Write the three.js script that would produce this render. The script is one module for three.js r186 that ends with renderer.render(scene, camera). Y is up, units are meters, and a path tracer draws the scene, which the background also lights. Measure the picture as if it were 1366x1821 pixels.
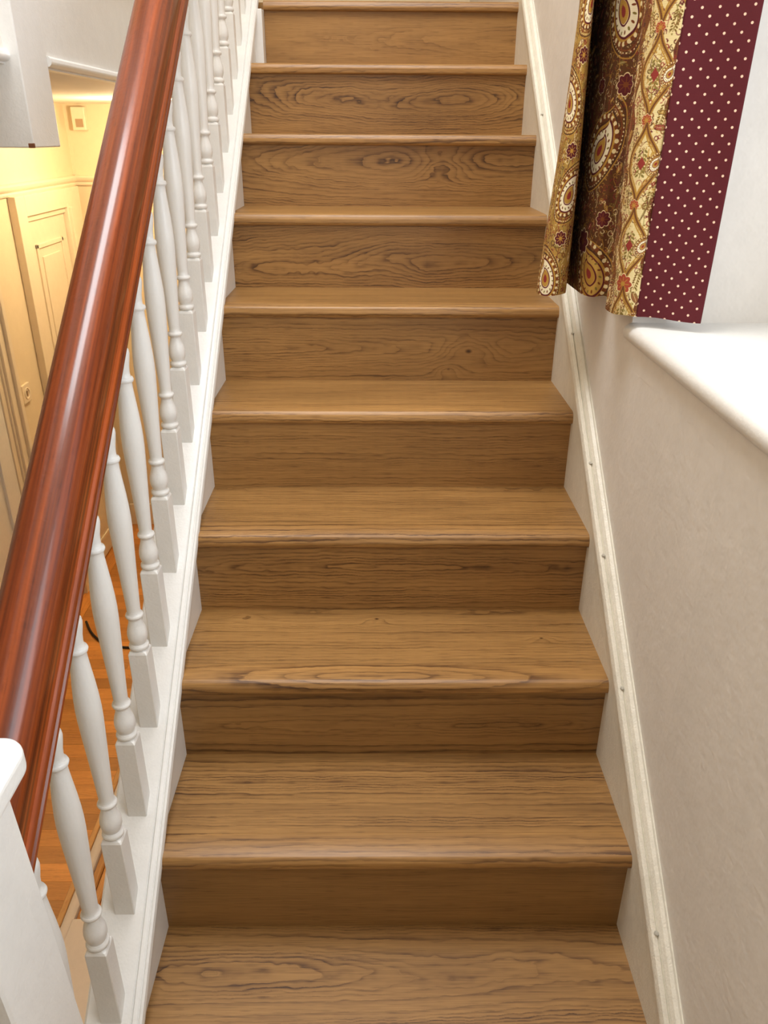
import * as THREE from 'three';
import { RectAreaLightUniformsLib } from 'three/addons/lights/RectAreaLightUniformsLib.js';
import { RoundedBoxGeometry } from 'three/addons/geometries/RoundedBoxGeometry.js';
import { mergeGeometries, toCreasedNormals } from 'three/addons/utils/BufferGeometryUtils.js';

// ---------------------------------------------------------------- camera, light, exposure
const scene = new THREE.Scene();
const camera = new THREE.PerspectiveCamera(66.07, 1366 / 1821, 0.05, 60);
camera.position.set(-0.0311, 1.2745, 0.9464);
camera.rotation.order = 'YXZ';
camera.rotation.set(-0.4487, -0.0111, 0.0055);
scene.add(camera);

const renderer = new THREE.WebGLRenderer({ antialias: true });
renderer.toneMapping = THREE.LinearToneMapping;
renderer.toneMappingExposure = 1.13;
renderer.shadowMap.enabled = true;
RectAreaLightUniformsLib.init();

scene.background = new THREE.Color().setRGB(1.0, 1.09, 1.18);           // overcast daylight outside

const windowLight = new THREE.RectAreaLight(new THREE.Color().setRGB(0.86, 0.93, 1.0), 4.3, 1.1, 1.15);
windowLight.position.set(0.765, 1.62, 0.74);
windowLight.lookAt(-1, 1.62, 0.74);
windowLight.name = 'window_daylight';
scene.add(windowLight);

const addedSkyLight = new THREE.RectAreaLight(new THREE.Color().setRGB(0.97, 0.98, 1.0), 18, 0.9, 1.3);      // neutral fill light added under an assumed, unseen roof window
addedSkyLight.position.set(-0.25, 3.97, -0.35); addedSkyLight.lookAt(-0.25, 0, -0.35001); addedSkyLight.name = 'added_roof_fill_light';
scene.add(addedSkyLight);

// ---------------------------------------------------------------- main dimensions
const R = 0.1816, G = 0.2347, PITCH = R / G;          // rise, going
const HALF = 0.40, WALLX = 0.42, T = 0.027;
const HALLX = -1.62, HALLY = -0.97, HALLZ = -3.55, SLAB0 = 1.40, SLAB1 = 9 * R;
const FRONTZ = 2.2, TOPY = 4.0, LANDY = -2 * R;
const stairY = (h, z) => h - z * PITCH;               // height h above the line through the tread backs

// ---------------------------------------------------------------- helpers
let seedState = 1;
function rnd() { seedState = (seedState * 1664525 + 1013904223) >>> 0; return seedState / 4294967296; }
const V3 = (x, y, z) => new THREE.Vector3(x, y, z);
function put(name, geo, mat, parent = scene) {
  const m = new THREE.Mesh(geo, mat); m.name = name; m.castShadow = m.receiveShadow = true; parent.add(m); return m;
}
const used = {};
function numbered(n) { const k = used[n] ?? 0; used[n] = k + 1; return k ? `${n}_${String(k).padStart(3, '0')}` : n; }
function tag(o, label, category, group) { o.userData.label = label; o.userData.category = category; if (group) o.userData.group = group; return o; }
function struct(o, label) { o.userData.kind = 'structure'; if (label) o.userData.label = label; return o; }
function thing(name, label, category, group) { const g = new THREE.Group(); g.name = numbered(name); scene.add(g); return tag(g, label, category, group); }

// a polygon profile [a,b] carried from P to Q; a runs along axis A, b along axis B; uv in metres (us, vs scale them)
function sweep(profile, P, Q, A, B, { us = 1, vs = 1, uo = 0, vo = 0, crease = 0.55, closed = true } = {}) {
  const pts = profile.slice();
  let area = 0;
  for (let i = 0; i < pts.length; i++) { const p = pts[i], q = pts[(i + 1) % pts.length]; area += p[0] * q[1] - p[1] * q[0]; }
  const dir = Q.clone().sub(P), flip = A.clone().cross(B).dot(dir) * area < 0;
  if (flip) pts.push(...pts.splice(1).reverse());
  let per = 0; for (let i = 0; i < pts.length; i++) per += Math.hypot(pts[i][0] - pts[(i + 1) % pts.length][0], pts[i][1] - pts[(i + 1) % pts.length][1]);
  const at = (p, o) => o.clone().addScaledVector(A, p[0]).addScaledVector(B, p[1]);
  const L = dir.length(), pos = [], uv = [];
  const tri = (a, b, c, ua, ub, uc) => { pos.push(...a.toArray(), ...b.toArray(), ...c.toArray()); uv.push(...ua, ...ub, ...uc); };
  let s = 0;
  const n = closed ? pts.length : pts.length - 1;
  for (let i = 0; i < n; i++) {
    const p = pts[i], q = pts[(i + 1) % pts.length], d = Math.hypot(p[0] - q[0], p[1] - q[1]);
    const s1 = flip ? per - s : s, s2 = flip ? per - s - d : s + d;
    const a0 = at(p, P), b0 = at(q, P), a1 = at(p, Q), b1 = at(q, Q);
    const U0 = uo, U1 = uo + L * us, w1 = vo + s1 * vs, w2 = vo + s2 * vs;
    tri(a0, b0, b1, [U0, w1], [U0, w2], [U1, w2]); tri(a0, b1, a1, [U0, w1], [U1, w2], [U1, w1]);
    s += d;
  }
  if (closed) {
    const c = pts.map(p => new THREE.Vector2(p[0], p[1])), f = THREE.ShapeUtils.triangulateShape(c, []);
    for (const [i, j, k] of f) {
      const u = m => [uo + pts[m][0] * us, vo + pts[m][1] * vs];
      tri(at(pts[i], P), at(pts[k], P), at(pts[j], P), u(i), u(k), u(j));
      tri(at(pts[i], Q), at(pts[j], Q), at(pts[k], Q), u(i), u(j), u(k));
    }
  }
  const g = new THREE.BufferGeometry();
  g.setAttribute('position', new THREE.Float32BufferAttribute(pos, 3));
  g.setAttribute('uv', new THREE.Float32BufferAttribute(uv, 2));
  g.computeVertexNormals();
  return toCreasedNormals(g, crease);
}
const X = V3(1, 0, 0), Y = V3(0, 1, 0), Z = V3(0, 0, 1);
// box with uv in metres
function slab(x0, x1, y0, y1, z0, z1, bevel = 0) {
  const g = bevel ? new RoundedBoxGeometry(x1 - x0, y1 - y0, z1 - z0, 2, bevel) : new THREE.BoxGeometry(x1 - x0, y1 - y0, z1 - z0);
  g.translate((x0 + x1) / 2, (y0 + y1) / 2, (z0 + z1) / 2);
  const p = g.attributes.position, n = g.attributes.normal, u = g.attributes.uv;
  for (let i = 0; i < p.count; i++) {
    const ax = Math.abs(n.getX(i)), ay = Math.abs(n.getY(i)), az = Math.abs(n.getZ(i));
    if (ay >= ax && ay >= az) u.setXY(i, p.getX(i), p.getZ(i)); else if (ax >= az) u.setXY(i, p.getZ(i), p.getY(i)); else u.setXY(i, p.getX(i), p.getY(i));
  }
  return g;
}
// stacked rings of equal count, capped at both ends
function loft(rings, crease = 0.5) {
  const pos = [], uv = [], n = rings[0].length;
  const tri = (a, b, c) => { for (const p of [a, b, c]) { pos.push(p.x, p.y, p.z); uv.push(p.x + p.z, p.y); } };
  for (let r = 0; r + 1 < rings.length; r++) for (let i = 0; i < n; i++) {
    const j = (i + 1) % n, a = rings[r], b = rings[r + 1];
    tri(a[i], b[i], b[j]); tri(a[i], b[j], a[j]);
  }
  for (const [ring, up] of [[rings[0], false], [rings[rings.length - 1], true]])
    for (let i = 1; i + 1 < n; i++) up ? tri(ring[0], ring[i + 1], ring[i]) : tri(ring[0], ring[i], ring[i + 1]);
  const g = new THREE.BufferGeometry();
  g.setAttribute('position', new THREE.Float32BufferAttribute(pos, 3));
  g.setAttribute('uv', new THREE.Float32BufferAttribute(uv, 2));
  g.computeVertexNormals();
  return toCreasedNormals(g, crease);
}

// ---------------------------------------------------------------- noise and textures
function hash(x, y, s) { let h = (Math.imul(x, 374761393) ^ Math.imul(y, 668265263) ^ Math.imul(s, 1274126177)) | 0; h = Math.imul(h ^ (h >>> 13), 1274126177); return ((h ^ (h >>> 16)) >>> 0) / 4294967296; }
function noise(x, y, s) {                                 // -1 .. 1
  const xi = Math.floor(x), yi = Math.floor(y), fx = x - xi, fy = y - yi, u = fx * fx * (3 - 2 * fx), v = fy * fy * (3 - 2 * fy);
  const a = hash(xi, yi, s), b = hash(xi + 1, yi, s), c = hash(xi, yi + 1, s), d = hash(xi + 1, yi + 1, s);
  return (a + (b - a) * u + (c - a) * v + (a - b - c + d) * u * v) * 2 - 1;
}
const fbm = (x, y, s) => noise(x, y, s) * 0.58 + noise(x * 2.1, y * 2.1, s + 7) * 0.28 + noise(x * 4.3, y * 4.3, s + 13) * 0.14;
function dataTex(w, h, data, srgb = true) {
  const t = new THREE.DataTexture(data, w, h, THREE.RGBAFormat);
  t.wrapS = t.wrapT = THREE.RepeatWrapping; t.magFilter = THREE.LinearFilter; t.minFilter = THREE.LinearMipmapLinearFilter; t.generateMipmaps = true;
  if (srgb) t.colorSpace = THREE.SRGBColorSpace; t.needsUpdate = true; return t;
}
const mix = (a, b, t) => a + (b - a) * t, clamp = (x, a = 0, b = 1) => Math.min(b, Math.max(a, x));
// sawn oak: the rings of a log cut by the board's face. p: a0 pith height on the face, d0 pith depth, tilt of the log to the board, ring width, strength, knots
const OAK_LIGHT = [173, 129, 72], OAK_DARK = [70, 42, 15];
function oak(L, W, p, w = 1024, light = OAK_LIGHT, dark = OAK_DARK) {
  const h = Math.max(32, Math.round(w * W / L)), d = new Uint8Array(w * h * 4), sd = p.seed;
  const { a0 = 0.05, d0 = 0.02, tilt = 0.06, s0 = L / 2, k = 0.8, wob = 0.012, tone = 1, knots = [] } = p, ring = (p.ring ?? 0.005) * 1.35;
  for (let y = 0; y < h; y++) for (let x = 0; x < w; x++) {
    const s = x / w * L, vv = y / h * W;
    const warpA = vv - a0 + 0.006 * fbm(s * 3.1, vv * 9, sd + 3);
    const dd = d0 + tilt * Math.abs(s - s0) + wob * fbm(s * 2.3, vv * 5, sd + 1);
    let rr = Math.hypot(warpA, dd) + 0.0012 * noise(s * 11, vv * 45, sd + 5) + 0.0016 * noise(s * 34, vv * 60, sd + 25) + 0.0009 * noise(s * 85, vv * 130, sd + 26) + 0.0005 * noise(s * 60, vv * 260, sd + 6);
    let kd = 0;
    for (const [ks, ka, kr, kc = 1] of knots) {
      const e = Math.hypot((s - ks) / 2.0, vv - ka) / kr, b = Math.exp(-e * e * 0.5);
      rr += kr * 1.7 * b; kd = Math.max(kd, kc * Math.exp(-Math.pow(Math.hypot((s - ks) / 1.5, vv - ka) / (kr * 0.24), 2)));
    }
    const ph = rr / ring + 1.1 * noise(rr * 38, 0, sd + 9), f = ph - Math.floor(ph);
    const vary = (0.4 + 0.6 * hash(Math.floor(ph), 3, sd)) * (0.8 + 0.5 * noise(s * 5, vv * 70, sd + 31));
    let dk = (Math.exp(-f * 3.4) * clamp(f * 12) * 1.25 + 0.3 * Math.exp(-(1 - f) * 7)) * vary;
    const fine = noise(s * 22, vv * 1000, sd + 11), pore = Math.max(0, noise(s * 38, vv * 700, sd + 12) - 0.35);
    let t = k * dk * (0.86 + 0.3 * fine) + 0.085 * fine + pore * (0.26 + 0.3 * dk) + 0.10 * fbm(s * 4, vv * 22, sd + 14) + 0.10;
    t = clamp(Math.max(t, kd * 1.15), 0, 1.2);
    const m = tone * (1 + 0.05 * fbm(s * 2, vv * 12, sd + 21)), i = (y * w + x) * 4;
    for (let c = 0; c < 3; c++) d[i + c] = clamp(mix(light[c], dark[c], t) * m, 0, 255);
    d[i + 3] = 255;
  }
  return dataTex(w, h, d);
}
function boardMat(L, W, p, extra = {}, w, light, dark) {
  const t = oak(L, W, p, w, light, dark); t.repeat.set(1 / L, 1 / W);
  return new THREE.MeshPhysicalMaterial({ map: t, roughness: 0.46, clearcoat: 0.12, clearcoatRoughness: 0.35, ...extra });
}
function plaster(size, rgb, amp, sd, w = 512) {
  const d = new Uint8Array(w * w * 4), per = 8;
  for (let y = 0; y < w; y++) for (let x = 0; x < w; x++) {
    const u = x / w, v = y / w;
    const n = 0.5 * fbm(u * per, v * per, sd) + 0.3 * noise(u * 60, v * 60, sd + 4) + 0.2 * noise(u * 230, v * 230, sd + 6), i = (y * w + x) * 4;
    for (let c = 0; c < 3; c++) d[i + c] = clamp(rgb[c] + amp * n, 0, 255);
    d[i + 3] = 255;
  }
  const t = dataTex(w, w, d); t.repeat.set(1 / size, 1 / size); return t;
}
function bumpTex(size, sd, w = 512) {
  const d = new Uint8Array(w * w * 4);
  for (let y = 0; y < w; y++) for (let x = 0; x < w; x++) {
    const u = x / w, v = y / w, n = 128 + 60 * fbm(u * 14, v * 14, sd) + 40 * noise(u * 90, v * 90, sd + 2) + 24 * noise(u * 240, v * 240, sd + 3), i = (y * w + x) * 4;
    d[i] = d[i + 1] = d[i + 2] = clamp(n, 0, 255); d[i + 3] = 255;
  }
  const t = dataTex(w, w, d, false); t.repeat.set(1 / size, 1 / size); return t;
}
const wallBump = bumpTex(0.9, 31);
const M = {
  wall: new THREE.MeshStandardMaterial({ map: plaster(1.6, [232, 226, 218], 7, 2), bumpMap: wallBump, bumpScale: 0.0012, roughness: 0.72 }),
  paint: new THREE.MeshPhysicalMaterial({ map: plaster(0.7, [236, 234, 229], 5, 5), bumpMap: bumpTex(0.25, 8, 256), bumpScale: 0.0005, roughness: 0.36 }),
  mould: new THREE.MeshStandardMaterial({ map: plaster(0.5, [234, 228, 212], 12, 9), bumpMap: bumpTex(0.18, 12, 256), bumpScale: 0.0012, roughness: 0.42 }),
  hallWall: new THREE.MeshStandardMaterial({ map: plaster(1.6, [238, 222, 190], 5, 15), roughness: 0.6 }),
  hallTrim: new THREE.MeshStandardMaterial({ map: plaster(1.1, [240, 226, 200], 5, 16), roughness: 0.45 }),
  ceiling: new THREE.MeshStandardMaterial({ map: plaster(1.8, [238, 232, 222], 5, 18), roughness: 0.8 }),
  plinth: new THREE.MeshStandardMaterial({ map: plaster(0.8, [232, 212, 186], 6, 19), roughness: 0.5 }),
  dark: new THREE.MeshStandardMaterial({ color: 0x1a1614, roughness: 0.6 }),
  grille: new THREE.MeshStandardMaterial({ color: 0xb09678, roughness: 0.7 }),
  rawWood: new THREE.MeshStandardMaterial({ color: 0x7a4a2c, roughness: 0.8 }),
  glass: new THREE.MeshPhysicalMaterial({ color: 0xffffff, transmission: 1, thickness: 0, roughness: 0.0, ior: 1.5 }),
  metal: new THREE.MeshStandardMaterial({ color: 0xb59a5a, metalness: 0.9, roughness: 0.35 }),
};

// ---------------------------------------------------------------- the setting: walls, floors, slabs
// right wall with the window opening, built of its four solid parts round the hole
const WIN = { z0: -0.45, z1: 1.36, y0: 0.95, y1: 2.25, x1: 0.84 };
{
  const w = new THREE.Group(); w.name = 'wall_right'; struct(w, 'off-white plastered wall rising beside the stairs'); scene.add(w);
  put('wall_below_window', slab(WALLX, WIN.x1, -1.2, WIN.y0, WIN.z0, WIN.z1), M.wall, w);
  put('wall_above_window', slab(WALLX, WIN.x1, WIN.y1, TOPY, WIN.z0, WIN.z1), M.wall, w);
  put('wall_beyond_window', slab(WALLX, WIN.x1, -1.2, TOPY, HALLZ - 0.1, WIN.z0), M.wall, w);
  put('wall_before_window', slab(WALLX, WIN.x1, -1.2, TOPY, WIN.z1, FRONTZ + 0.1), M.wall, w);
}
struct(put('wall_left', slab(HALLX - 0.1, HALLX, HALLY - 0.15, TOPY, HALLZ - 0.1, FRONTZ + 0.1), M.hallWall), 'pale cream hall wall holding the doors');
struct(put('wall_back', slab(HALLX, WALLX, HALLY - 0.15, TOPY, HALLZ - 0.1, HALLZ), M.hallWall), 'pale cream end wall of the hall');
struct(put('wall_front', slab(HALLX, WALLX, HALLY - 0.15, TOPY, FRONTZ, FRONTZ + 0.1), M.wall), 'off-white wall behind the lower landing');
const SKY = { x0: -0.72, x1: 0.22, z0: -1.02, z1: 0.32 };
struct(put('ceiling', mergeGeometries([slab(HALLX - 0.1, WIN.x1, TOPY, TOPY + 0.1, HALLZ - 0.1, SKY.z0), slab(HALLX - 0.1, WIN.x1, TOPY, TOPY + 0.1, SKY.z1, FRONTZ + 0.1), slab(HALLX - 0.1, SKY.x0, TOPY, TOPY + 0.1, SKY.z0, SKY.z1), slab(SKY.x1, WIN.x1, TOPY, TOPY + 0.1, SKY.z0, SKY.z1)]), M.ceiling), 'white ceiling over the stairwell');
{  // assumed roof window, out of view, added to go with the overhead fill
  const w = new THREE.Group(); w.name = 'added_window_2'; struct(w, 'assumed roof window added out of view over the stairs for fill light'); scene.add(w);
  const f = 0.04;
  put('frame', mergeGeometries([slab(SKY.x0, SKY.x1, TOPY + 0.05, TOPY + 0.12, SKY.z0, SKY.z0 + f), slab(SKY.x0, SKY.x1, TOPY + 0.05, TOPY + 0.12, SKY.z1 - f, SKY.z1), slab(SKY.x0, SKY.x0 + f, TOPY + 0.05, TOPY + 0.12, SKY.z0 + f, SKY.z1 - f), slab(SKY.x1 - f, SKY.x1, TOPY + 0.05, TOPY + 0.12, SKY.z0 + f, SKY.z1 - f)]), M.paint, w);
  put('pane', slab(SKY.x0 + f, SKY.x1 - f, TOPY + 0.08, TOPY + 0.084, SKY.z0 + f, SKY.z1 - f), M.glass, w);
}
// the upper floor: over the hall on the left and beyond the last riser
const TOPZ = -8 * G;
struct(put('ceiling_hall', slab(HALLX, -0.727, SLAB0, SLAB1 - 0.02, HALLZ, FRONTZ), M.ceiling), 'white plaster ceiling of the hall below the upper landing');
struct(put('ceiling_landing', slab(-0.727, WALLX, SLAB0, SLAB1 - 0.02, HALLZ, TOPZ - 0.03), M.ceiling), 'white underside of the upper landing');

// hall floor of separate oak strips
{
  const fl = new THREE.Group(); fl.name = 'floor'; struct(fl, 'orange oak strip floor of the hall'); scene.add(fl);
  put('subfloor', slab(HALLX, WALLX, HALLY - 0.12, HALLY - 0.012, HALLZ, FRONTZ), M.dark, fl);
  const mats = [0, 1, 2, 3, 4].map(i => boardMat(0.9, 0.2, { seed: 300 + i * 17, a0: -0.05 + 0.05 * i, d0: 0.05, tilt: 0.03, ring: 0.004, k: 0.5, tone: [0.90, 1.0, 1.06, 0.96, 1.1][i] }, { roughness: 0.32, clearcoat: 0.3 }, 512, [228, 158, 80], [160, 94, 34]));
  const w = 0.072, x0 = HALLX + 0.085, x1 = -1.035;
  let row = 0;
  for (let z = HALLZ; z < 0.5; z += w, row++) {
    let x = x0, first = true;
    while (x < x1 - 0.01) {
      let l = first ? 0.12 + rnd() * 0.45 : 0.42 + rnd() * 0.2; first = false;
      let e = Math.min(x + l, x1); if (x1 - e < 0.08) e = x1;
      const g = slab(x + 0.0004, e - 0.0004, HALLY - 0.012, HALLY, z + 0.0004, z + w - 0.0004);
      const uv = g.attributes.uv, ou = rnd(), ov = rnd(); for (let i = 0; i < uv.count; i++) uv.setXY(i, uv.getX(i) + ou, uv.getY(i) + ov);
      put('plank', g, mats[Math.floor(rnd() * 5)], fl); x = e;
    }
  }
  for (let z = HALLZ; z < 0.5; z += 0.7) {
    const e = Math.min(z + 0.7, 0.5), g = sweep([[0, 0], [0.083, 0], [0.083, 0.012], [0, 0.012]], V3(HALLX + 0.001, HALLY - 0.012, z), V3(HALLX + 0.001, HALLY - 0.012, e - 0.0006), X, Y, { uo: z * 0.7 });
    put('border_plank', g, mats[Math.abs(Math.round(z * 3)) % 5], fl);
  }
  // narrow boards that run along the foot of the stairs beyond the white kerb
  for (let i = 0; i < 17; i++) {
    const x = -0.973 + i * 0.029;
    put('narrow_board', sweep([[0, 0], [0.0265, 0], [0.0265, 0.024], [0.022, 0.028], [0.0045, 0.028], [0, 0.024]], V3(x, HALLY - 0.012, -0.72), V3(x, HALLY - 0.012, HALLZ), X, Y, { uo: i * 0.31, vo: i * 0.13 }), mats[i % 5], fl);
  }
}
// lower landing the photographer stands on, and the stair's lower end
struct(put('floor_landing', slab(-0.40, WALLX, HALLY - 0.1, LANDY, 2 * G, FRONTZ), boardMat(0.9, 0.3, { seed: 91, k: 0.5, d0: 0.05 }, {}, 512)), 'oak lower landing');

// white kerb with a rounded top and a thin bright edging along the hall floor
{
  const kerb = [[0, 0], [0, 0.016], [0.004, 0.026], [0.011, 0.031], [0.020, 0.032], [0.029, 0.031], [0.036, 0.026], [0.040, 0.016], [0.040, 0]];
  const t = put('trim_1', sweep(kerb, V3(-1.015, HALLY - 0.01, 0.5), V3(-1.015, HALLY - 0.01, HALLZ), X, Y), M.plinth);
  struct(t, 'cream painted kerb with rounded top between hall floor and stair foot');
  put('edge_strip', sweep([[0, 0], [0.02, 0], [0.02, 0.016], [0.017, 0.019], [0.003, 0.019], [0, 0.016]], V3(-1.035, HALLY - 0.004, 0.5), V3(-1.035, HALLY - 0.004, HALLZ), X, Y), boardMat(0.9, 0.2, { seed: 77, k: 0.4, d0: 0.06 }, { roughness: 0.3 }, 256, [226, 172, 104], [186, 120, 56]), t);
  struct(put('trim_2', slab(-0.973, -0.49, HALLY - 0.01, HALLY + 0.045, -0.715, 0.5, 0.004), M.plinth), 'beige painted platform beside the stair foot');
}

// ---------------------------------------------------------------- staircase
const stair = thing('staircase', 'oak staircase of nine rounded treads between white stringers', 'staircase');
const riserSpec = [                                          // risers from the lowest upward
  { seed: 11, d0: 0.10, tilt: 0.01, k: 0.35, ring: 0.012, tone: 0.92 },  // lowest board toned darker: the shade at the stair foot put into its colour
  { seed: 27, a0: 0.07, d0: 0.004, tilt: 0.045, s0: 0.62, ring: 0.0085, k: 1.0, wob: 0.02, tone: 0.96 },
  { seed: 33, a0: 0.10, d0: 0.004, tilt: 0.06, s0: 0.42, ring: 0.0048, k: 0.95, wob: 0.028 },
  { seed: 48, a0: 0.22, d0: 0.03, tilt: 0.01, ring: 0.0052, k: 0.6, wob: 0.01 },
  { seed: 52, a0: 0.08, d0: 0.006, tilt: 0.05, s0: 0.08, ring: 0.005, k: 0.75, wob: 0.016, knots: [[0.592, 0.072, 0.020, 0.9], [0.545, 0.028, 0.014, 0.5]] },
  { seed: 64, a0: 0.06, d0: 0.004, tilt: 0.10, s0: 0.50, ring: 0.0045, k: 1.1, wob: 0.04 },
  { seed: 79, a0: 0.12, d0: 0.005, tilt: 0.10, s0: 0.56, ring: 0.0052, k: 0.95, wob: 0.026, knots: [[0.55, 0.115, 0.03, 0.35]] },
  { seed: 83, a0: 0.09, d0: 0.004, tilt: 0.085, s0: 0.60, ring: 0.0044, k: 1.05, wob: 0.042 },
  { seed: 95, a0: 0.08, d0: 0.004, tilt: 0.07, s0: 0.78, ring: 0.011, k: 0.5, wob: 0.02 },
];
const treadSpec = [
  { seed: 101, a0: 0.12, d0: 0.005, tilt: 0.075, s0: 0.02, ring: 0.0062, k: 1.0, wob: 0.03 },
  { seed: 117, a0: 0.11, d0: 0.003, tilt: 0.012, s0: 0.46, ring: 0.0092, k: 1.15, wob: 0.016 },
  { seed: 124, a0: 0.04, d0: 0.02, tilt: 0.02, ring: 0.007, k: 0.6, knots: [[0.37, 0.07, 0.012, 0.9], [0.10, 0.06, 0.012, 0.4], [0.70, 0.14, 0.010, 0.9]] },
  { seed: 132, a0: 0.05, d0: 0.02, tilt: 0.02, ring: 0.006, k: 0.8 },
  { seed: 145, a0: 0.25, d0: 0.04, tilt: 0.01, ring: 0.005, k: 0.7 },
  { seed: 153, a0: 0.25, d0: 0.03, tilt: 0.01, ring: 0.006, k: 0.7 },
  { seed: 166, a0: 0.25, d0: 0.03, tilt: 0.01, ring: 0.006, k: 0.7 },
  { seed: 171, a0: 0.25, d0: 0.03, tilt: 0.01, ring: 0.006, k: 0.7 },
  { seed: 188, a0: 0.25, d0: 0.03, tilt: 0.01, ring: 0.006, k: 0.7 },
];
const noseSpec = [0, 1, 2, 3, 4, 5, 6, 7, 8, 9].map(i => ({ seed: 210 + i * 7, a0: [0.03, 0.1, 0.035, 0.1, 0.12, 0.1, 0.12, 0.1, 0.1, 0.1][i], d0: [0.01, 0.02, 0.004, 0.015, 0.03, 0.03, 0.02, 0.03, 0.02, 0.02][i], tilt: [0.03, 0.02, 0.09, 0.03, 0.02, 0.02, 0.02, 0.02, 0.03, 0.02][i], s0: 0.25 + 0.05 * i, ring: [0.0062, 0.009, 0.0075, 0.008, 0.0062, 0.0062, 0.0062, 0.0062, 0.0062, 0.0062][i], k: [0.9, 1.0, 1.1, 0.95, 0.8, 0.75, 0.7, 0.7, 0.7, 0.7][i], tone: 1.05 }));
const NOSE_D = 0.056, NOSE_OUT = 0.0145;
const noseProfile = [[-NOSE_D, 0], [-0.0135, 0], [-0.0095, -0.0008], [-0.0062, -0.0027], [-0.0036, -0.0057], [-0.0018, -0.0095], [-0.0006, -0.0140], [0, -0.0185], [-0.0008, -0.0225], [-0.0030, -0.0256], [-0.0065, -T], [-NOSE_D, -T]];
for (let i = -1; i <= 9; i++) {
  const y = i * R, front = -(i - 1) * G + NOSE_OUT, si = Math.max(0, i);
  const x0 = i === 9 ? -0.374 : -HALF;
  if (i <= 8) {
    const D = G + NOSE_OUT - NOSE_D;
    const bm = boardMat(0.8, 0.26, treadSpec[si]);
    const tr = put('tread', sweep([[-D - 0.014, 0], [0, 0], [0, -T], [-D - 0.014, -T]], V3(x0, y, front - NOSE_D - 0.0003), V3(HALF, y, front - NOSE_D - 0.0003), Z, Y, { vo: 0.02 }), bm, stair);
    put('nosing', sweep(noseProfile, V3(x0, y, front), V3(HALF, y, front), Z, Y, { vo: 0.0 }), boardMat(0.8, 0.11, noseSpec[si]), tr);
  } else {
    put('nosing', sweep(noseProfile, V3(x0, y, front), V3(HALF, y, front), Z, Y), boardMat(0.8, 0.11, noseSpec[9]), stair);
  }
  // the riser under this tread
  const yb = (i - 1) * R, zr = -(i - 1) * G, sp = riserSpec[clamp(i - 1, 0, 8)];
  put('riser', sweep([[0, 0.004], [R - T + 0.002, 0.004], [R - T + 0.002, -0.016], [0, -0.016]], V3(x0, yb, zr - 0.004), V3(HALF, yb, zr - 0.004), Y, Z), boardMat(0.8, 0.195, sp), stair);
}
// upper landing floor behind the last nosing
struct(put('floor_upper', mergeGeometries([slab(-0.727, WALLX, SLAB1 - T, SLAB1, HALLZ, TOPZ + NOSE_OUT - NOSE_D), slab(HALLX, -0.727, SLAB1 - T, SLAB1, HALLZ, FRONTZ)]), boardMat(0.9, 0.3, { seed: 93, k: 0.4, d0: 0.05 }, {}, 512)), 'oak floor of the upper landing');

// stringers: sloping boards, their caps and mouldings (profiles stand on the vertical, ends on z planes)
const SZ0 = 0.47, SZ1 = -1.905, slopeAt = z => V3(0, -z * PITCH, z);
const along = (prof, opt, z0 = SZ0, z1 = SZ1) => sweep(prof, slopeAt(z0), slopeAt(z1), X, Y, opt);
const CAPH = 0.198;
const string = put('outer_string', along([[-0.462, -0.32], [-HALF, -0.32], [-HALF, CAPH - 0.03], [-0.462, CAPH - 0.03]]), M.paint, stair);
put('string_cap', along([[-0.478, CAPH - 0.034], [-0.396, CAPH - 0.034], [-0.391, CAPH - 0.03], [-0.3885, CAPH - 0.022], [-0.3885, CAPH - 0.010], [-0.390, CAPH - 0.005], [-0.3935, CAPH - 0.0025], [-0.3955, CAPH - 0.005], [-0.3975, CAPH - 0.0015], [-0.4035, CAPH + 0.001], [-0.4055, CAPH - 0.0035], [-0.4075, CAPH], [-0.474, CAPH], [-0.478, CAPH - 0.005]], { crease: 0.5 }), M.paint, string);
put('cap_bead', along([[-0.486, CAPH - 0.05], [-0.462, CAPH - 0.05], [-0.462, CAPH - 0.034], [-0.478, CAPH - 0.034], [-0.486, CAPH - 0.04]]), M.paint, string);
// plinth where the outer string ends below the top nosing
put('string_end', slab(-0.43, -0.3745, 7.6 * R, SLAB1 - T, TOPZ - 0.02, TOPZ + 0.05, 0.002), M.paint, stair);
const wstring = put('wall_string', along([[HALF, -0.32], [WALLX, -0.32], [WALLX, 0.24], [HALF, 0.24]]), M.mould, stair);
put('string_moulding', along([[WALLX, 0.235], [0.399, 0.235], [0.3945, 0.243], [0.3915, 0.252], [0.3915, 0.262], [0.3945, 0.271], [0.4005, 0.276], [0.4025, 0.272], [0.4045, 0.279], [0.4085, 0.286], [0.4145, 0.289], [0.4185, 0.285], [WALLX, 0.285]], { crease: 0.5 }), M.mould, wstring);
for (const z of [-1.35, -0.78, -0.52, -0.36, -0.16, 0.14]) {
  const n = put('nail_head', new THREE.SphereGeometry(0.0035, 8, 6), M.mould, wstring); n.position.set(0.4005, stairY(0.2755, z), z); n.scale.set(1, 0.8, 1.4);
}
// closed side below the outer string
put('spandrel_panel', (() => {
  const s = new THREE.Shape(); s.moveTo(0.47, HALLY); s.lineTo(0.47, stairY(-0.3, 0.47)); s.lineTo(-1.9, stairY(-0.3, -1.9)); s.lineTo(-1.9, HALLY); s.closePath();
  const g = new THREE.ExtrudeGeometry(s, { depth: 0.05, bevelEnabled: false }); g.rotateY(-Math.PI / 2); g.translate(-0.405, 0, 0); return g;
})(), M.paint, stair);

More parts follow.
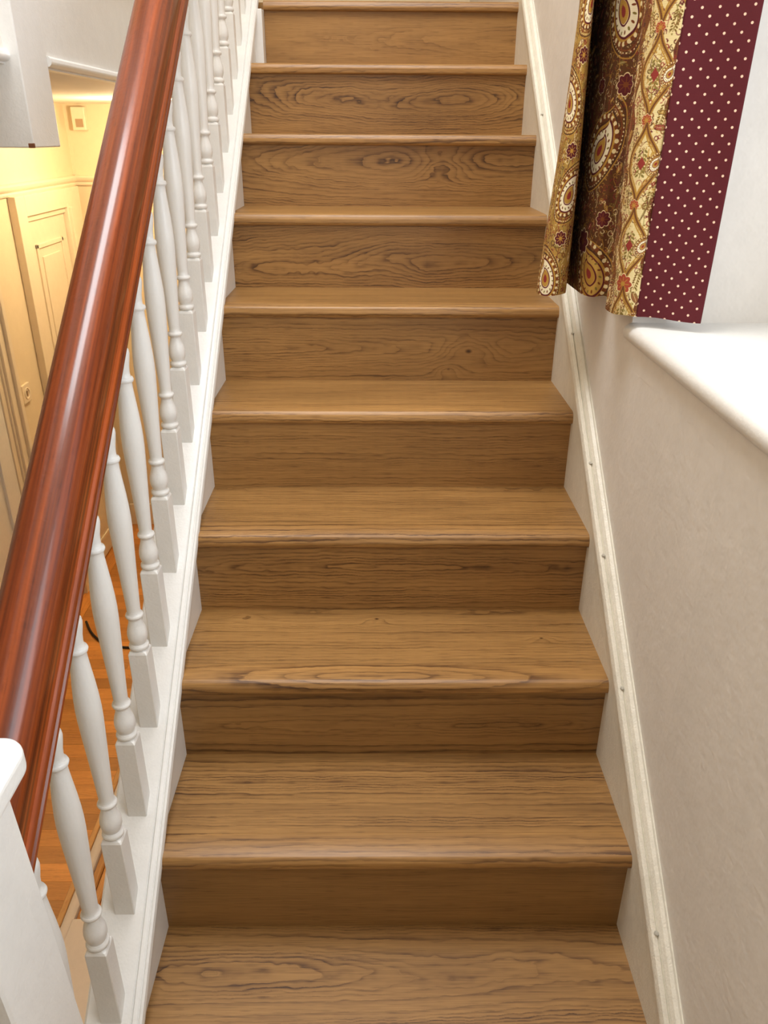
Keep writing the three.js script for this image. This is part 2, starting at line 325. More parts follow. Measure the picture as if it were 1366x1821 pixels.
// ---------------------------------------------------------------- balustrade
const bal = thing('stair_balustrade', 'white turned-baluster balustrade with glossy mahogany handrail', 'balustrade');
const RX = -0.440;
function mahogany(w, h, L, W) {
  const d = new Uint8Array(w * h * 4);
  for (let y = 0; y < h; y++) for (let x = 0; x < w; x++) {
    const s = x / w * L, v = y / h * W;
    const a = v + 0.006 * fbm(s * 1.4, v * 8, 41);
    const band = 0.75 * fbm(s * 0.6, a * 48, 42) + 0.5 * fbm(s * 0.9, a * 130, 47), fine = noise(s * 9, a * 520, 43), pore = Math.max(0, noise(s * 55, a * 800, 44) - 0.5);
    const t = clamp(0.42 + 0.75 * band + 0.13 * fine + 0.35 * pore), i = (y * w + x) * 4;
    d[i] = mix(160, 58, t); d[i + 1] = mix(74, 20, t); d[i + 2] = mix(26, 8, t); d[i + 3] = 255;
  }
  const t = dataTex(w, h, d); t.repeat.set(1 / L, 1 / W); return t;
}
const railMat = new THREE.MeshPhysicalMaterial({ map: mahogany(2048, 256, 3.5, 0.36), roughness: 0.5, specularIntensity: 0.3, clearcoat: 0.7, clearcoatRoughness: 0.18, bumpMap: bumpTex(0.35, 88, 256), bumpScale: 0.0006 });
const RB = 0.803;                                            // underside of the rail above the stair line
const half = [[0, 0], [0.028, 0], [0.034, 0.003], [0.0372, 0.009], [0.0368, 0.015], [0.033, 0.0185], [0.0312, 0.021], [0.0335, 0.0235], [0.0372, 0.027], [0.0378, 0.032], [0.0355, 0.037], [0.0328, 0.040], [0.0345, 0.050], [0.0362, 0.062], [0.0368, 0.075], [0.0360, 0.088], [0.0335, 0.100], [0.0285, 0.111], [0.021, 0.119], [0.012, 0.1235], [0.004, 0.125]];
const railProf = [...half.map(([a, b]) => [RX + a, RB + b]), ...half.slice(1).reverse().map(([a, b]) => [RX - a, RB + b])];
put('handrail', along(railProf, { crease: 0.7 }, 0.372, -2.25), railMat, bal).userData.label = 'glossy reddish mahogany handrail';
// one baluster: turned shaft between a square foot and a square head
const BX = -0.436, BW = 0.016;
const turned = [[0, 0.0], [0.0135, 0.0], [0.0162, 0.0025], [0.0168, 0.006], [0.0160, 0.0095], [0.0130, 0.0115], [0.0128, 0.013], [0.0146, 0.017], [0.0162, 0.023], [0.0166, 0.029], [0.0160, 0.036], [0.0142, 0.044], [0.0120, 0.051], [0.0106, 0.058], [0.0106, 0.0612], [0.0138, 0.063], [0.0150, 0.0665], [0.0138, 0.070], [0.0110, 0.072], [0.0112, 0.080], [0.0124, 0.110], [0.0142, 0.150], [0.0164, 0.195], [0.0178, 0.228], [0.0180, 0.246], [0.0174, 0.265], [0.0158, 0.289], [0.0138, 0.311], [0.0122, 0.330], [0.0118, 0.341], [0.0140, 0.3425], [0.0152, 0.346], [0.0140, 0.3495], [0.0106, 0.3515], [0.0104, 0.358], [0.0110, 0.368], [0.0130, 0.380], [0.0140, 0.388], [0.0134, 0.394], [0.0110, 0.398], [0.0094, 0.3995], [0.0110, 0.401], [0.0118, 0.404], [0.0110, 0.407], [0.0096, 0.409], [0.0096, 0.416], [0, 0.416]];
const shaftGeo = new THREE.LatheGeometry(turned.map(([r, y]) => new THREE.Vector2(r, y)), 36);
{ const u = shaftGeo.attributes.uv; for (let i = 0; i < u.count; i++) u.setXY(i, u.getX(i) * 0.09, u.getY(i) * 0.42); }
function sqRing(hw, c, yAt) {                                 // square with clipped corners, looked at from above
  const q = [[hw - c, -hw], [hw, -hw + c], [hw, hw - c], [hw - c, hw], [-hw + c, hw], [-hw, hw - c], [-hw, -hw + c], [-hw + c, -hw]];
  return q.map(([x, z]) => V3(x, yAt(x, z), z));
}
const footH = 0.149;
const footGeo = loft([sqRing(BW, 0.0012, (x, z) => -footH - z * PITCH + 0.012 - 0.0125), sqRing(BW, 0.0012, () => -0.0055), sqRing(BW - 0.0015, 0.002, () => -0.002), sqRing(BW - 0.0042, 0.004, () => 0.0004)], 0.3);
const headGeo = loft([sqRing(0.0085, 0.004, () => 0.410), sqRing(0.0125, 0.003, () => 0.418), sqRing(BW, 0.0012, () => 0.430), sqRing(BW, 0.0012, (x, z) => 0.459 - z * PITCH)], 0.3);
let first;
for (let k = 2; k >= -19; k--) {
  const z = 0.064 + k * G / 2;
  let b;
  if (!first) { b = first = put('baluster', shaftGeo, M.paint, bal); put('square_foot', footGeo, M.paint, b); put('square_head', headGeo, M.paint, b); } else { b = first.clone(); bal.add(b); }
  b.position.set(BX, stairY(CAPH, z) + footH, z); b.rotation.y = 0;
}
// lower newel post, leaning slightly, with a rounded flat cap
{
  const nx = -0.447, hw = 0.052, z0 = 0.362, z1 = 0.466, lean = 0.043, yt = 0.712;
  const ring = (y) => { const c = nx + (yt - y) * lean, b = 0.003; return [[hw - b, z0], [hw, z0 + b], [hw, z1 - b], [hw - b, z1], [-hw + b, z1], [-hw, z1 - b], [-hw, z0 + b], [-hw + b, z0]].map(([x, z]) => V3(c + x, y, z)); };
  const post = put('newel_post', loft([ring(HALLY + 0.05), ring(0.2), ring(yt)], 0.3), M.paint, bal);
  const s = new THREE.Shape(), a = 0.070, r = 0.020;
  s.moveTo(-a + r, -a); s.lineTo(a - r, -a); s.absarc(a - r, -a + r, r, -Math.PI / 2, 0); s.lineTo(a, a - r); s.absarc(a - r, a - r, r, 0, Math.PI / 2); s.lineTo(-a + r, a); s.absarc(-a + r, a - r, r, Math.PI / 2, Math.PI); s.lineTo(-a, -a + r); s.absarc(-a + r, -a + r, r, Math.PI, Math.PI * 1.5);
  const g = new THREE.ExtrudeGeometry(s, { depth: 0.014, bevelEnabled: true, bevelThickness: 0.008, bevelSize: 0.006, bevelSegments: 4, curveSegments: 10 });
  g.rotateX(-Math.PI / 2); g.translate(nx + 0.002, yt + 0.008, (z0 + z1) / 2 + 0.006);
  put('newel_cap', g, M.paint, post);
}

// ---------------------------------------------------------------- upper landing edge on the left
{
  const f = put('trim_3', mergeGeometries([slab(-0.729, -0.705, SLAB0 - 0.012, SLAB1 + 0.01, TOPZ, -0.905), slab(-0.752, -0.729, SLAB0 - 0.012, SLAB1 + 0.01, -0.757, FRONTZ)]), M.paint);
  struct(f, 'white painted board along the edge of the upper landing');
  const bead = (x, z0, z1) => sweep([...Array(12)].map((_, i) => [Math.cos(i / 6 * Math.PI) * 0.011, Math.sin(i / 6 * Math.PI) * 0.0105]), V3(x, SLAB0 + 0.002, z0), V3(x, SLAB0 + 0.002, z1), X, Y, { crease: 0.7 });
  put('bead', bead(-0.703, -0.900, TOPZ), M.paint, f); put('bead', bead(-0.727, FRONTZ - 0.01, -0.757), M.paint, f);
  const p = thing('upper_newel_post', 'square white newel post whose foot hangs below the upper landing', 'newel post');
  put('post', slab(-0.845, -0.700, 1.2445, 2.55, -0.900, -0.757, 0.003), M.paint, p);
  const chip = put('chip', slab(-0.012, 0, 0, 0.009, -0.006, 0, 0.0015), M.rawWood, p); chip.position.set(-0.6996, 1.2442, -0.7565); chip.userData.label = 'bare brown wood where paint chipped off';
  put('post_cap', slab(-0.862, -0.683, 2.55, 2.59, -0.917, -0.740, 0.012), M.paint, p);
}

// ---------------------------------------------------------------- hall: doors, rails, fittings
function strip(y0, y1, z0, z1, d, mat, parent, name, x = HALLX) { return put(name, slab(x, x + d, y0, y1, z0, z1, Math.min(0.003, d / 3)), mat, parent); }
{
  const railP = [[0, 0], [0.012, 0], [0.016, 0.008], [0.014, 0.016], [0.022, 0.022], [0.028, 0.030], [0.03, 0.040], [0.024, 0.046], [0.012, 0.05], [0, 0.05]];
  const t = put('trim_4', mergeGeometries([
    sweep(railP, V3(HALLX, 1.018, 0.4), V3(HALLX, 1.018, HALLZ), X, Y, { crease: 0.5 }),
    sweep(railP.map(([a, b]) => [a, b]), V3(HALLX, 1.018, HALLZ), V3(-0.5, 1.018, HALLZ), Z, Y, { crease: 0.5 }),
  ]), M.hallTrim); struct(t, 'cream moulded rail along the top of the hall doors');
  // door 1: casing, leaf with two raised-and-fielded panel frames
  const d1 = new THREE.Group(); d1.name = 'door_1'; struct(d1, 'cream panelled hall door under the moulded rail'); scene.add(d1);
  strip(HALLY, 1.018, -2.80, -2.70, 0.035, M.hallTrim, d1, 'casing'); strip(HALLY, 1.018, -3.50, -3.30, 0.035, M.hallTrim, d1, 'casing');
  strip(0.93, 1.018, -3.30, -2.80, 0.035, M.hallTrim, d1, 'casing_head'); strip(0.905, 0.93, -3.30, -2.80, 0.022, M.hallTrim, d1, 'stop_moulding');
  strip(HALLY + 0.01, 0.905, -3.295, -2.805, 0.012, M.hallTrim, d1, 'leaf');
  strip(HALLY, 0.93, -3.345, -3.315, 0.048, M.hallTrim, d1, 'casing_bead');
  for (const [a, b] of [[0.05, 0.80], [-0.85, -0.10]]) {
    const f = new THREE.Group(); f.name = 'panel_moulding'; d1.add(f);
    const z0 = -3.22, z1 = -2.88;
    strip(a, a + 0.02, z0, z1, 0.02, M.hallTrim, f, 'moulding_rail'); strip(b - 0.02, b, z0, z1, 0.02, M.hallTrim, f, 'moulding_rail');
    strip(a, b, z0, z0 + 0.02, 0.02, M.hallTrim, f, 'moulding_stile'); strip(a, b, z1 - 0.02, z1, 0.02, M.hallTrim, f, 'moulding_stile');
    strip(a + 0.06, b - 0.06, z0 + 0.06, z1 - 0.06, 0.018, M.hallTrim, f, 'raised_field');
  }
  const kn = put('knob', new THREE.SphereGeometry(0.024, 16, 12), M.metal, d1); kn.position.set(HALLX + 0.05, 0.02, -2.84);
  // door 2, nearer: stepped casing and pale leaf
  const d2 = new THREE.Group(); d2.name = 'door_2'; struct(d2, 'pale hall door with stepped casing beside the light switch'); scene.add(d2);
  strip(HALLY, 1.018, -2.375, -2.345, 0.05, M.hallTrim, d2, 'casing_edge'); strip(HALLY, 1.018, -2.345, -2.30, 0.036, M.hallTrim, d2, 'casing'); strip(HALLY, 1.018, -2.30, -2.285, 0.026, M.hallTrim, d2, 'casing_bead'); strip(HALLY, 1.018, -2.285, -2.25, 0.018, M.hallTrim, d2, 'casing_inner');
  strip(HALLY + 0.01, 1.0, -2.25, -1.50, 0.012, M.paint, d2, 'leaf'); strip(HALLY + 0.15, 0.9, -2.14, -2.11, 0.024, M.paint, d2, 'panel_moulding'); strip(HALLY + 0.15, 0.9, -1.65, -1.62, 0.024, M.paint, d2, 'panel_moulding');
  strip(HALLY, 1.018, -1.50, -1.38, 0.036, M.hallTrim, d2, 'casing');
  // skirting boards
  struct(put('baseboard_left', mergeGeometries([slab(HALLX, HALLX + 0.018, HALLY, HALLY + 0.14, -2.70, -2.375, 0.003), slab(HALLX, HALLX + 0.018, HALLY, HALLY + 0.14, -1.38, 0.4, 0.003)]), M.hallTrim), 'cream skirting board of the hall side wall');
  struct(put('baseboard_back', slab(HALLX + 0.04, -0.5, HALLY, HALLY + 0.14, HALLZ, HALLZ + 0.018, 0.003), M.hallTrim), 'cream skirting board of the hall end wall');
}
// wall switch: square plate, round rocker ring
{
  const s = thing('wall_switch', 'square cream switch plate with round centre between the hall doors', 'light switch');
  const x = HALLX, y = 0.207, z = -2.505;
  put('plate', slab(x, x + 0.012, y - 0.042, y + 0.042, z - 0.041, z + 0.041, 0.003), M.hallTrim, s);
  const ring = put('ring', new THREE.TorusGeometry(0.024, 0.003, 8, 28), M.hallTrim, s); ring.rotation.y = Math.PI / 2; ring.position.set(x + 0.0125, y, z);
  put('key', slab(x + 0.012, x + 0.016, y - 0.012, y + 0.012, z - 0.005, z + 0.005, 0.001), M.grille, s);
}
// door chime on the end wall
{
  const c = thing('door_chime', 'small cream box with square grille high on the hall end wall', 'door chime');
  put('housing', slab(-1.572, -1.503, 1.278, 1.386, HALLZ, HALLZ + 0.04, 0.005), M.hallTrim, c);
  const gx0 = -1.553, gy0 = 1.293;
  put('grille', slab(gx0, gx0 + 0.038, gy0, gy0 + 0.038, HALLZ + 0.038, HALLZ + 0.0415), M.grille, c);
}
// cable lying on the hall floor
{
  const pts = [[-1.50, -2.42], [-1.44, -2.32], [-1.36, -2.24], [-1.26, -2.20], [-1.14, -2.20], [-1.06, -2.22]].map(([x, z]) => V3(x, HALLY + 0.006, z));
  tag(put('cable', new THREE.TubeGeometry(new THREE.CatmullRomCurve3(pts), 40, 0.006, 8), M.dark), 'black cable lying across the orange hall floor', 'cable');
}
// hall ceiling lamp
{
  const l = thing('hall_lamp', 'round glass lamp under the hall ceiling', 'lamp');
  const p = [-1.0, 1.275, -2.85];
  const rose = put('rose', new THREE.CylinderGeometry(0.05, 0.055, 0.035, 24), M.paint, l); rose.position.set(p[0], SLAB0 - 0.0175, p[2]);
  const globe = put('globe', new THREE.SphereGeometry(0.075, 24, 16), new THREE.MeshStandardMaterial({ color: 0xfff2d8, emissive: new THREE.Color().setRGB(1, 0.78, 0.48), emissiveIntensity: 2, roughness: 0.4 }), l); globe.position.set(...p);
  const pl = new THREE.PointLight(new THREE.Color().setRGB(1, 0.74, 0.43), 1.7, 0, 2); pl.position.set(...p); pl.castShadow = true; pl.shadow.radius = 3; l.add(pl);
}

// ---------------------------------------------------------------- window and curtain on the right
{
  const w = new THREE.Group(); w.name = 'window_1'; struct(w, 'window in a deep recess with white sill'); scene.add(w);
  const { z0, z1, y0, y1, x1 } = WIN, xs = 0.80;
  // sill with a thick rounded nose that stands a little proud of the wall
  const nose = [[0.83, 0], [0.83, 0.025], [0.430, 0.025], [0.420, 0.0235], [0.4125, 0.0195], [0.4085, 0.013], [0.4085, 0.005], [0.411, -0.002], [0.417, -0.006], [WALLX, -0.007], [WALLX, 0]];
  put('sill', sweep(nose, V3(0, y0, z0 - 0.002), V3(0, y0, z1 + 0.002), X, Y, { crease: 0.7 }), M.paint, w);
  const fr = put('frame', mergeGeometries([slab(xs - 0.02, x1 - 0.005, y0 + 0.025, y0 + 0.085, z0, z1), slab(xs - 0.02, x1 - 0.005, y1 - 0.06, y1, z0, z1), slab(xs - 0.02, x1 - 0.005, y0 + 0.085, y1 - 0.06, z0, z0 + 0.06), slab(xs - 0.02, x1 - 0.005, y0 + 0.085, y1 - 0.06, z1 - 0.06, z1)]), M.paint, w);
  for (const m of [0.13, 0.73]) put('mullion', slab(xs - 0.01, x1 - 0.01, y0 + 0.085, y1 - 0.06, m, m + 0.046, 0.003), M.paint, fr);
  for (const [a, b] of [[z0 + 0.06, 0.13], [0.176, 0.73], [0.776, z1 - 0.06]]) put('pane', slab(xs + 0.006, xs + 0.010, y0 + 0.085, y1 - 0.06, a, b), M.glass, w);
  // plastered lining of the recess
  put('far_lining', slab(WALLX + 0.0005, xs - 0.02, y0 + 0.025, y1 - 0.001, z0, z0 + 0.004), M.wall, w);
}
// printed curtain cloth: ogees, teardrops, flowers and sprigs in gold, cream, rust and wine
const CW = 0.72, CH = 0.66;                                   // metres of cloth on the canvas
function paisleyCanvas() {
  const W = 1440, H = 1320, c = document.createElement('canvas'); c.width = W; c.height = H;
  const x = c.getContext('2d'), S = W / CW;
  const gold = '#b98a34', cream = '#ecd9a4', pale = '#f4e8c4', rust = '#7c3f14', brown = '#4c280f', wine = '#5c1418', red = '#8e2c22', olive = '#857132';
  x.fillStyle = '#6b3712'; x.fillRect(0, 0, W, H);
  // ground stripes: where the cloth is mostly cream, mostly brown, mostly rust
  const zones = [[0, 0.185, '#b08a40'], [0.185, 0.40, '#3f220c'], [0.40, 0.53, '#5e3610'], [0.53, 0.66, '#74410f'], [0.66, 0.72, '#e2cd94']];
  for (const [a, b, col] of zones) {
    x.fillStyle = col; x.beginPath(); x.moveTo(a * S, 0);
    for (let i = 0; i <= 60; i++) x.lineTo((a + 0.006 * Math.sin(i * 0.9 + a * 90)) * S, i / 60 * H);
    for (let i = 60; i >= 0; i--) x.lineTo((b + 0.006 * Math.sin(i * 0.9 + b * 90)) * S, i / 60 * H);
    x.fill();
  }
  const R2 = rnd;
  // sprinkle of tiny curls, dots and short vines over everything
  for (let i = 0; i < 420; i++) {                              // leaf-shaped patches
    const px = R2() * W, py = R2() * H; x.save(); x.translate(px, py); x.rotate(R2() * 6.3); x.globalAlpha = 0.8;
    const c1 = [gold, cream, brown, rust, olive, red][Math.floor(R2() * 6)], q = 8 + R2() * 16;
    x.fillStyle = c1; x.beginPath(); x.ellipse(0, 0, q, q * 0.45, 0, 0, 6.3); x.fill(); x.strokeStyle = brown; x.lineWidth = 1.6; x.stroke();
    x.strokeStyle = cream; x.beginPath(); x.moveTo(-q * 0.8, 0); x.lineTo(q * 0.8, 0); x.stroke(); x.restore();
  }
  for (let i = 0; i < 12000; i++) {
    const px = R2() * W, py = R2() * H, r = 3 + R2() * 7;
    x.strokeStyle = [gold, cream, brown, rust, olive, red, wine][Math.floor(R2() * 7)]; x.lineWidth = 1.6 + R2() * 2.0; x.globalAlpha = 0.75;
    x.beginPath(); x.arc(px, py, r, R2() * 6.3, R2() * 6.3); x.stroke();
    if (R2() < 0.5) { x.fillStyle = x.strokeStyle; x.beginPath(); x.arc(px + r, py, 2.6, 0, 6.3); x.fill(); }
    if (R2() < 0.10) { x.beginPath(); x.moveTo(px, py); x.bezierCurveTo(px + 30 * (R2() - 0.5), py + 25, px + 60 * (R2() - 0.5), py + 40, px + 30 * (R2() - 0.5), py + 70); x.stroke(); }
  }
  x.globalAlpha = 1;
  function tear(k) { x.beginPath(); x.moveTo(0, -100 * k); x.bezierCurveTo(70 * k, -80 * k, 62 * k, 60 * k, 0, 78 * k); x.bezierCurveTo(-72 * k, 70 * k, -62 * k, -30 * k, -18 * k, -60 * k); x.bezierCurveTo(0, -74 * k, 10 * k, -92 * k, 0, -100 * k); }
  function sprig(px, py, s, a, col) {
    x.save(); x.translate(px, py); x.rotate(a); x.strokeStyle = col; x.fillStyle = col; x.lineWidth = 2.2 * s;
    x.beginPath(); x.moveTo(0, 40 * s); x.quadraticCurveTo(8 * s, 0, 0, -40 * s); x.stroke();
    for (let i = -3; i <= 3; i++) for (const d of [-1, 1]) { x.beginPath(); x.ellipse(d * 9 * s, i * 11 * s, 6 * s, 3 * s, d * 0.7, 0, 6.3); x.fill(); }
    x.restore();
  }
  function flower(px, py, r, col, mid) {
    for (const [q, cc] of [[1.12, cream], [1, col]]) {
      x.fillStyle = cc; x.beginPath();
      for (let i = 0; i <= 48; i++) { const a = i / 48 * Math.PI * 2, rr = r * q * (0.78 + 0.24 * Math.abs(Math.cos(a * 4))); i ? x.lineTo(px + rr * Math.cos(a), py + rr * Math.sin(a)) : x.moveTo(px + rr, py); }
      x.fill();
    }
    x.strokeStyle = mid; x.lineWidth = 2.5; for (let i = 0; i < 8; i++) { const a = i / 8 * 6.283; x.beginPath(); x.moveTo(px, py); x.lineTo(px + r * 0.72 * Math.cos(a), py + r * 0.72 * Math.sin(a)); x.stroke(); }
    x.fillStyle = mid; x.beginPath(); x.arc(px, py, r * 0.26, 0, 6.3); x.fill();
  }
  function boteh(px, py, s, a, mirror, ground) {
    x.save(); x.translate(px, py); x.rotate(a); x.scale(mirror ? -s : s, s);
    x.lineWidth = 4; for (const [q, col] of [[1.72, gold], [1.62, brown], [1.52, cream], [1.42, rust]]) { x.strokeStyle = col; x.setLineDash(q > 1.5 && q < 1.6 ? [5, 7] : []); tear(q); x.stroke(); } x.setLineDash([]);
    x.fillStyle = brown; tear(1.28); x.fill();
    x.fillStyle = gold; tear(1.2); x.fill();
    // scalloped border
    for (let i = 0; i < 40; i++) { const t = i / 40 * 6.283, ex = Math.cos(t) * 66, ey = -8 + Math.sin(t) * 98; x.fillStyle = i % 2 ? cream : rust; x.beginPath(); x.arc(ex, ey, 7, 0, 6.3); x.fill(); }
    x.fillStyle = wine; tear(1.02); x.fill();
    x.fillStyle = ground; tear(0.93); x.fill();
    x.strokeStyle = wine; x.lineWidth = 5; tear(0.52); x.stroke(); x.fillStyle = gold; tear(0.46); x.fill();
    x.fillStyle = red; tear(0.22); x.fill();
    x.restore();
    for (let i = 0; i < 16; i++) { const t = i / 16 * 6.283; const ex = Math.cos(t) * 42 * s, ey = Math.sin(t) * 60 * s; const cx = px + ex * Math.cos(a) - ey * Math.sin(a), cy = py + ex * Math.sin(a) + ey * Math.cos(a); x.fillStyle = i % 2 ? olive : rust; x.beginPath(); x.ellipse(cx, cy, 6 * s, 3 * s, t, 0, 6.3); x.fill(); }
  }
  function ogee(px, py, w, h) {
    x.strokeStyle = '#9a6a26'; for (const [q, lw, col] of [[1, 13, '#a87a2e'], [1, 5, '#6a3b14'], [0.8, 4, '#b98a34']]) {
      x.strokeStyle = col; x.lineWidth = lw; x.beginPath(); x.moveTo(px, py - h * q);
      x.bezierCurveTo(px + 0.2 * w, py - h * 0.5 * q, px + w * q, py - h * 0.45 * q, px + w * q, py); x.bezierCurveTo(px + w * q, py + h * 0.45 * q, px + w * 0.2, py + h * 0.5 * q, px, py + h * q);
      x.bezierCurveTo(px - 0.2 * w, py + h * 0.5 * q, px - w * q, py + h * 0.45 * q, px - w * q, py); x.bezierCurveTo(px - w * q, py - h * 0.45 * q, px - 0.2 * w, py - h * 0.5 * q, px, py - h * q); x.stroke();
    }
    sprig(px, py, w / 46, 0, olive);
    x.fillStyle = red; x.beginPath(); x.moveTo(px, py - 20); x.lineTo(px + 13, py); x.lineTo(px, py + 20); x.lineTo(px - 13, py); x.fill();
  }
  const at = (mx, my) => [mx * S, my * S];                    // metres from the upper left of the cloth
  // left fold: cream teardrops and vines on gold
  for (let i = 0; i < 5; i++) { boteh(...at(0.105 + 0.03 * (i % 2), 0.03 + i * 0.15), 0.80, i % 2 ? 0.5 : -0.4, i % 2, pale); sprig(...at(0.150, 0.10 + i * 0.15), 0.9, 0.3, wine); sprig(...at(0.085, 0.11 + i * 0.15), 0.8, -0.4, rust); flower(...at(0.128, 0.105 + i * 0.15), 26, wine, gold); }
  for (let i = 0; i < 9; i++) { boteh(...at(0.03 + 0.02 * (i % 2), i * 0.08), 0.5, 0.4, i % 2, cream); boteh(...at(0.23 + 0.1 * (i % 2), i * 0.09), 0.7, -0.5, i % 2, '#8a6420'); }
  // second fold: great teardrops on brown
  for (const [my, a, m, g] of [[-0.01, 0.4, 0, '#caa14c'], [0.19, -0.35, 1, pale], [0.405, 0.35, 0, pale], [0.62, -0.4, 1, '#caa14c']]) boteh(...at(0.462 + (m ? 0.012 : -0.006), my), 1.12, a, m, g);
  for (const [mx, my, r] of [[0.435, 0.565, 46], [0.49, 0.52, 28], [0.50, 0.30, 34], [0.43, 0.30, 26], [0.44, 0.085, 40], [0.50, 0.10, 26]]) flower(...at(mx, my), r, wine, rust);
  // third: rust with chains of rings and small teardrops
  for (let i = 0; i < 44; i++) { x.strokeStyle = i % 2 ? cream : gold; x.lineWidth = 3; x.beginPath(); x.arc((0.632 + 0.014 * Math.sin(i * 0.7)) * S, i * 0.0155 * S, 9, 0, 6.3); x.stroke(); }
  for (let i = 0; i < 8; i++) { boteh(...at(0.622 + 0.02 * (i % 2), 0.04 + i * 0.085), 0.42, 0.6, i % 2, i % 2 ? cream : '#caa14c'); flower(...at(0.578, 0.05 + i * 0.09), 24, red, gold); }
  // last: cream with ogees, vases and rust flowers
  for (let i = 0; i < 6; i++) { ogee(...at(0.692, 0.045 + i * 0.125), 50, 118); sprig(...at(0.712, 0.10 + i * 0.125), 0.75, 0.2, '#7a5a22'); sprig(...at(0.672, 0.10 + i * 0.125), 0.75, -0.2, '#8a6a2a'); boteh(...at(0.714, 0.045 + i * 0.125), 0.30, 0.3, false, pale); flower(...at(0.690, 0.1075 + i * 0.125), i === 4 ? 32 : 17, '#a8452a', gold); }
  // thread grain
  for (let i = 0; i < H; i += 3) { x.fillStyle = i % 2 ? 'rgba(0,0,0,0.05)' : 'rgba(255,240,200,0.05)'; x.fillRect(0, i, W, 1); }
  const t = new THREE.CanvasTexture(c); t.colorSpace = THREE.SRGBColorSpace; t.wrapS = t.wrapT = THREE.RepeatWrapping; t.repeat.set(1 / CW, 1 / CH); return t;
}
function dotCanvas() {                                         // 0.12 x 0.36 m: wine cloth with staggered cream spots
  const W = 384, H = 1152, c = document.createElement('canvas'); c.width = W; c.height = H; const x = c.getContext('2d'), S = W / 0.12;
  x.fillStyle = '#571019'; x.fillRect(0, 0, W, H);
  for (let i = 0; i < H; i += 2) { x.fillStyle = i % 4 ? 'rgba(255,120,120,0.05)' : 'rgba(0,0,0,0.07)'; x.fillRect(0, i, W, 1); }
  for (let i = 0; i < W; i += 3) { x.fillStyle = i % 2 ? 'rgba(255,140,130,0.04)' : 'rgba(0,0,0,0.06)'; x.fillRect(i, 0, 1, H); }
  const dx = 0.024, dy = 0.0225;
  for (let j = -1; j < 34; j++) for (let i = -1; i < 7; i++) {
    x.fillStyle = '#f0d2b4'; x.beginPath(); x.arc((i * dx + (j % 2 ? dx / 2 : 0)) * S, j * dy / 2 * S, 0.0020 * S, 0, 6.3); x.fill();
  }
  const t = new THREE.CanvasTexture(c); t.colorSpace = THREE.SRGBColorSpace; t.wrapS = t.wrapT = THREE.RepeatWrapping; t.repeat.set(1 / 0.12, 1 / 0.36); return t;
}
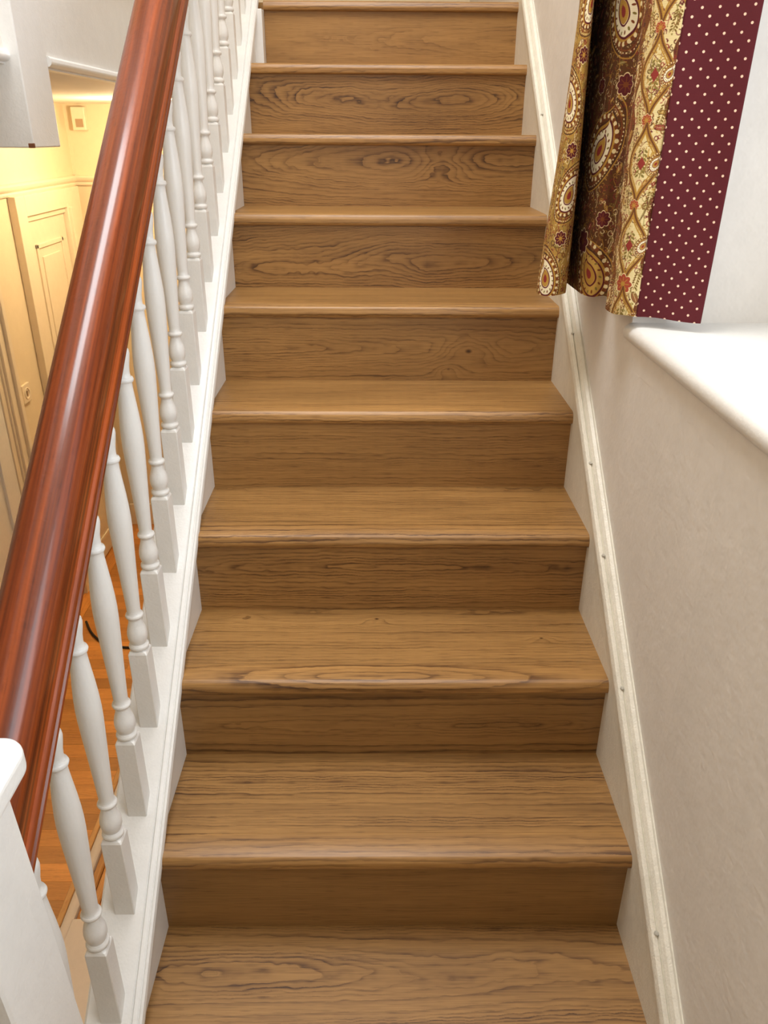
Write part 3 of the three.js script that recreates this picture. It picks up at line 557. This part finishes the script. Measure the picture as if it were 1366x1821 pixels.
{
  const cur = thing('curtain', 'paisley curtain with spotted wine border hanging beside the window', 'curtain');
  // plan of the cloth at the hem and at the top of the view: [x, z]
  const hem = [[0.335, -0.70], [0.300, -0.675], [0.287, -0.640], [0.296, -0.612], [0.318, -0.606], [0.338, -0.625], [0.345, -0.68], [0.349, -0.77], [0.360, -0.77], [0.367, -0.675], [0.374, -0.630], [0.388, -0.603], [0.402, -0.600], [0.410, -0.596], [0.4145, -0.575], [0.4125, -0.545], [0.394, -0.51], [0.379, -0.482], [0.381, -0.455], [0.388, -0.434], [0.400, -0.420], [0.414, -0.413]];
  const top = [[0.345, -0.69], [0.326, -0.675], [0.317, -0.645], [0.321, -0.622], [0.330, -0.612], [0.339, -0.625], [0.344, -0.68], [0.350, -0.78], [0.368, -0.78], [0.376, -0.675], [0.383, -0.635], [0.394, -0.607], [0.408, -0.600], [0.412, -0.596], [0.4155, -0.575], [0.4135, -0.545], [0.399, -0.51], [0.385, -0.482], [0.386, -0.455], [0.392, -0.434], [0.406, -0.420], [0.422, -0.413]];
  const hem2 = [[0.414, -0.413], [0.446, -0.400], [0.478, -0.382], [0.508, -0.365]], top2 = [[0.422, -0.413], [0.455, -0.401], [0.488, -0.384], [0.517, -0.365]];
  const Y0 = 0.992, Y1 = 2.28, YT = 1.46;
  function cloth(a, b, nu, nv, u0, vs, thick) {
    const ca = new THREE.CatmullRomCurve3(a.map(([x, z]) => V3(x, 0, z)), false, 'centripetal'), cb = new THREE.CatmullRomCurve3(b.map(([x, z]) => V3(x, 0, z)), false, 'centripetal');
    const A = ca.getPoints(nu), B = cb.getPoints(nu), len = [0]; for (let i = 1; i <= nu; i++) len.push(len[i - 1] + A[i].distanceTo(A[i - 1]));
    const pos = [], uv = [], idx = [];
    for (const off of [0, 1]) for (let j = 0; j <= nv; j++) for (let i = 0; i <= nu; i++) {
      const y = Y0 + (Y1 - Y0) * j / nv, t = (y - Y0) / (YT - Y0);
      const q = Math.min(i, nu - 1), dx = A[q + 1].x - A[q].x, dz = A[q + 1].z - A[q].z, l = Math.hypot(dx, dz) || 1;
      const w = 0.002 * Math.sin(i * 0.19 + y * 9) * (j ? 1 : 1);
      const px = A[i].x + (B[i].x - A[i].x) * t + off * thick * dz / l + w * dz / l, pz = A[i].z + (B[i].z - A[i].z) * t - off * thick * dx / l - w * dx / l;
      pos.push(px, y + (j === 0 ? 0.0015 * Math.sin(i * 0.23) : 0), pz); uv.push(u0 + len[i], (y - Y0) * vs);
    }
    const n = (nu + 1) * (nv + 1), id = (o, i, j) => o * n + j * (nu + 1) + i;
    const quad = (p, q, r, s) => idx.push(p, q, r, p, r, s);
    for (let j = 0; j < nv; j++) for (let i = 0; i < nu; i++) { quad(id(0, i, j), id(0, i + 1, j), id(0, i + 1, j + 1), id(0, i, j + 1)); quad(id(1, i, j), id(1, i, j + 1), id(1, i + 1, j + 1), id(1, i + 1, j)); }
    for (let i = 0; i < nu; i++) quad(id(0, i, 0), id(1, i, 0), id(1, i + 1, 0), id(0, i + 1, 0));
    for (let j = 0; j < nv; j++) { quad(id(0, 0, j), id(0, 0, j + 1), id(1, 0, j + 1), id(1, 0, j)); quad(id(0, nu, j), id(1, nu, j), id(1, nu, j + 1), id(0, nu, j + 1)); }
    const g = new THREE.BufferGeometry(); g.setAttribute('position', new THREE.Float32BufferAttribute(pos, 3)); g.setAttribute('uv', new THREE.Float32BufferAttribute(uv, 2)); g.setIndex(idx); g.computeVertexNormals();
    return { g, len: len[nu] };
  }
  const c1 = cloth(hem, top, 150, 48, 0, 1, 0.003);
  const k = CW / c1.len, uvA = c1.g.attributes.uv; for (let i = 0; i < uvA.count; i++) uvA.setX(i, uvA.getX(i) * k);
  put('patterned_cloth', c1.g, new THREE.MeshPhysicalMaterial({ map: paisleyCanvas(), roughness: 0.9, side: THREE.DoubleSide }), cur);
  const c2 = cloth(hem2, top2, 24, 48, 0, 1, 0.003);
  const b = put('spotted_border', c2.g, new THREE.MeshPhysicalMaterial({ map: dotCanvas(), roughness: 0.9, side: THREE.DoubleSide }), cur);
  b.userData.label = 'wine-red border with small cream spots';
  const rod = thing('curtain_rod', 'brass curtain rod above the window', 'curtain rod');
  const r = put('rod', new THREE.CylinderGeometry(0.011, 0.011, 2.2, 16), M.metal, rod); r.rotation.x = Math.PI / 2; r.position.set(0.36, 2.30, 0.375);
  for (const z of [-0.65, 1.42]) put('bracket', slab(0.355, WALLX, 2.294, 2.306, z - 0.006, z + 0.006), M.metal, rod);
}

renderer.render(scene, camera);
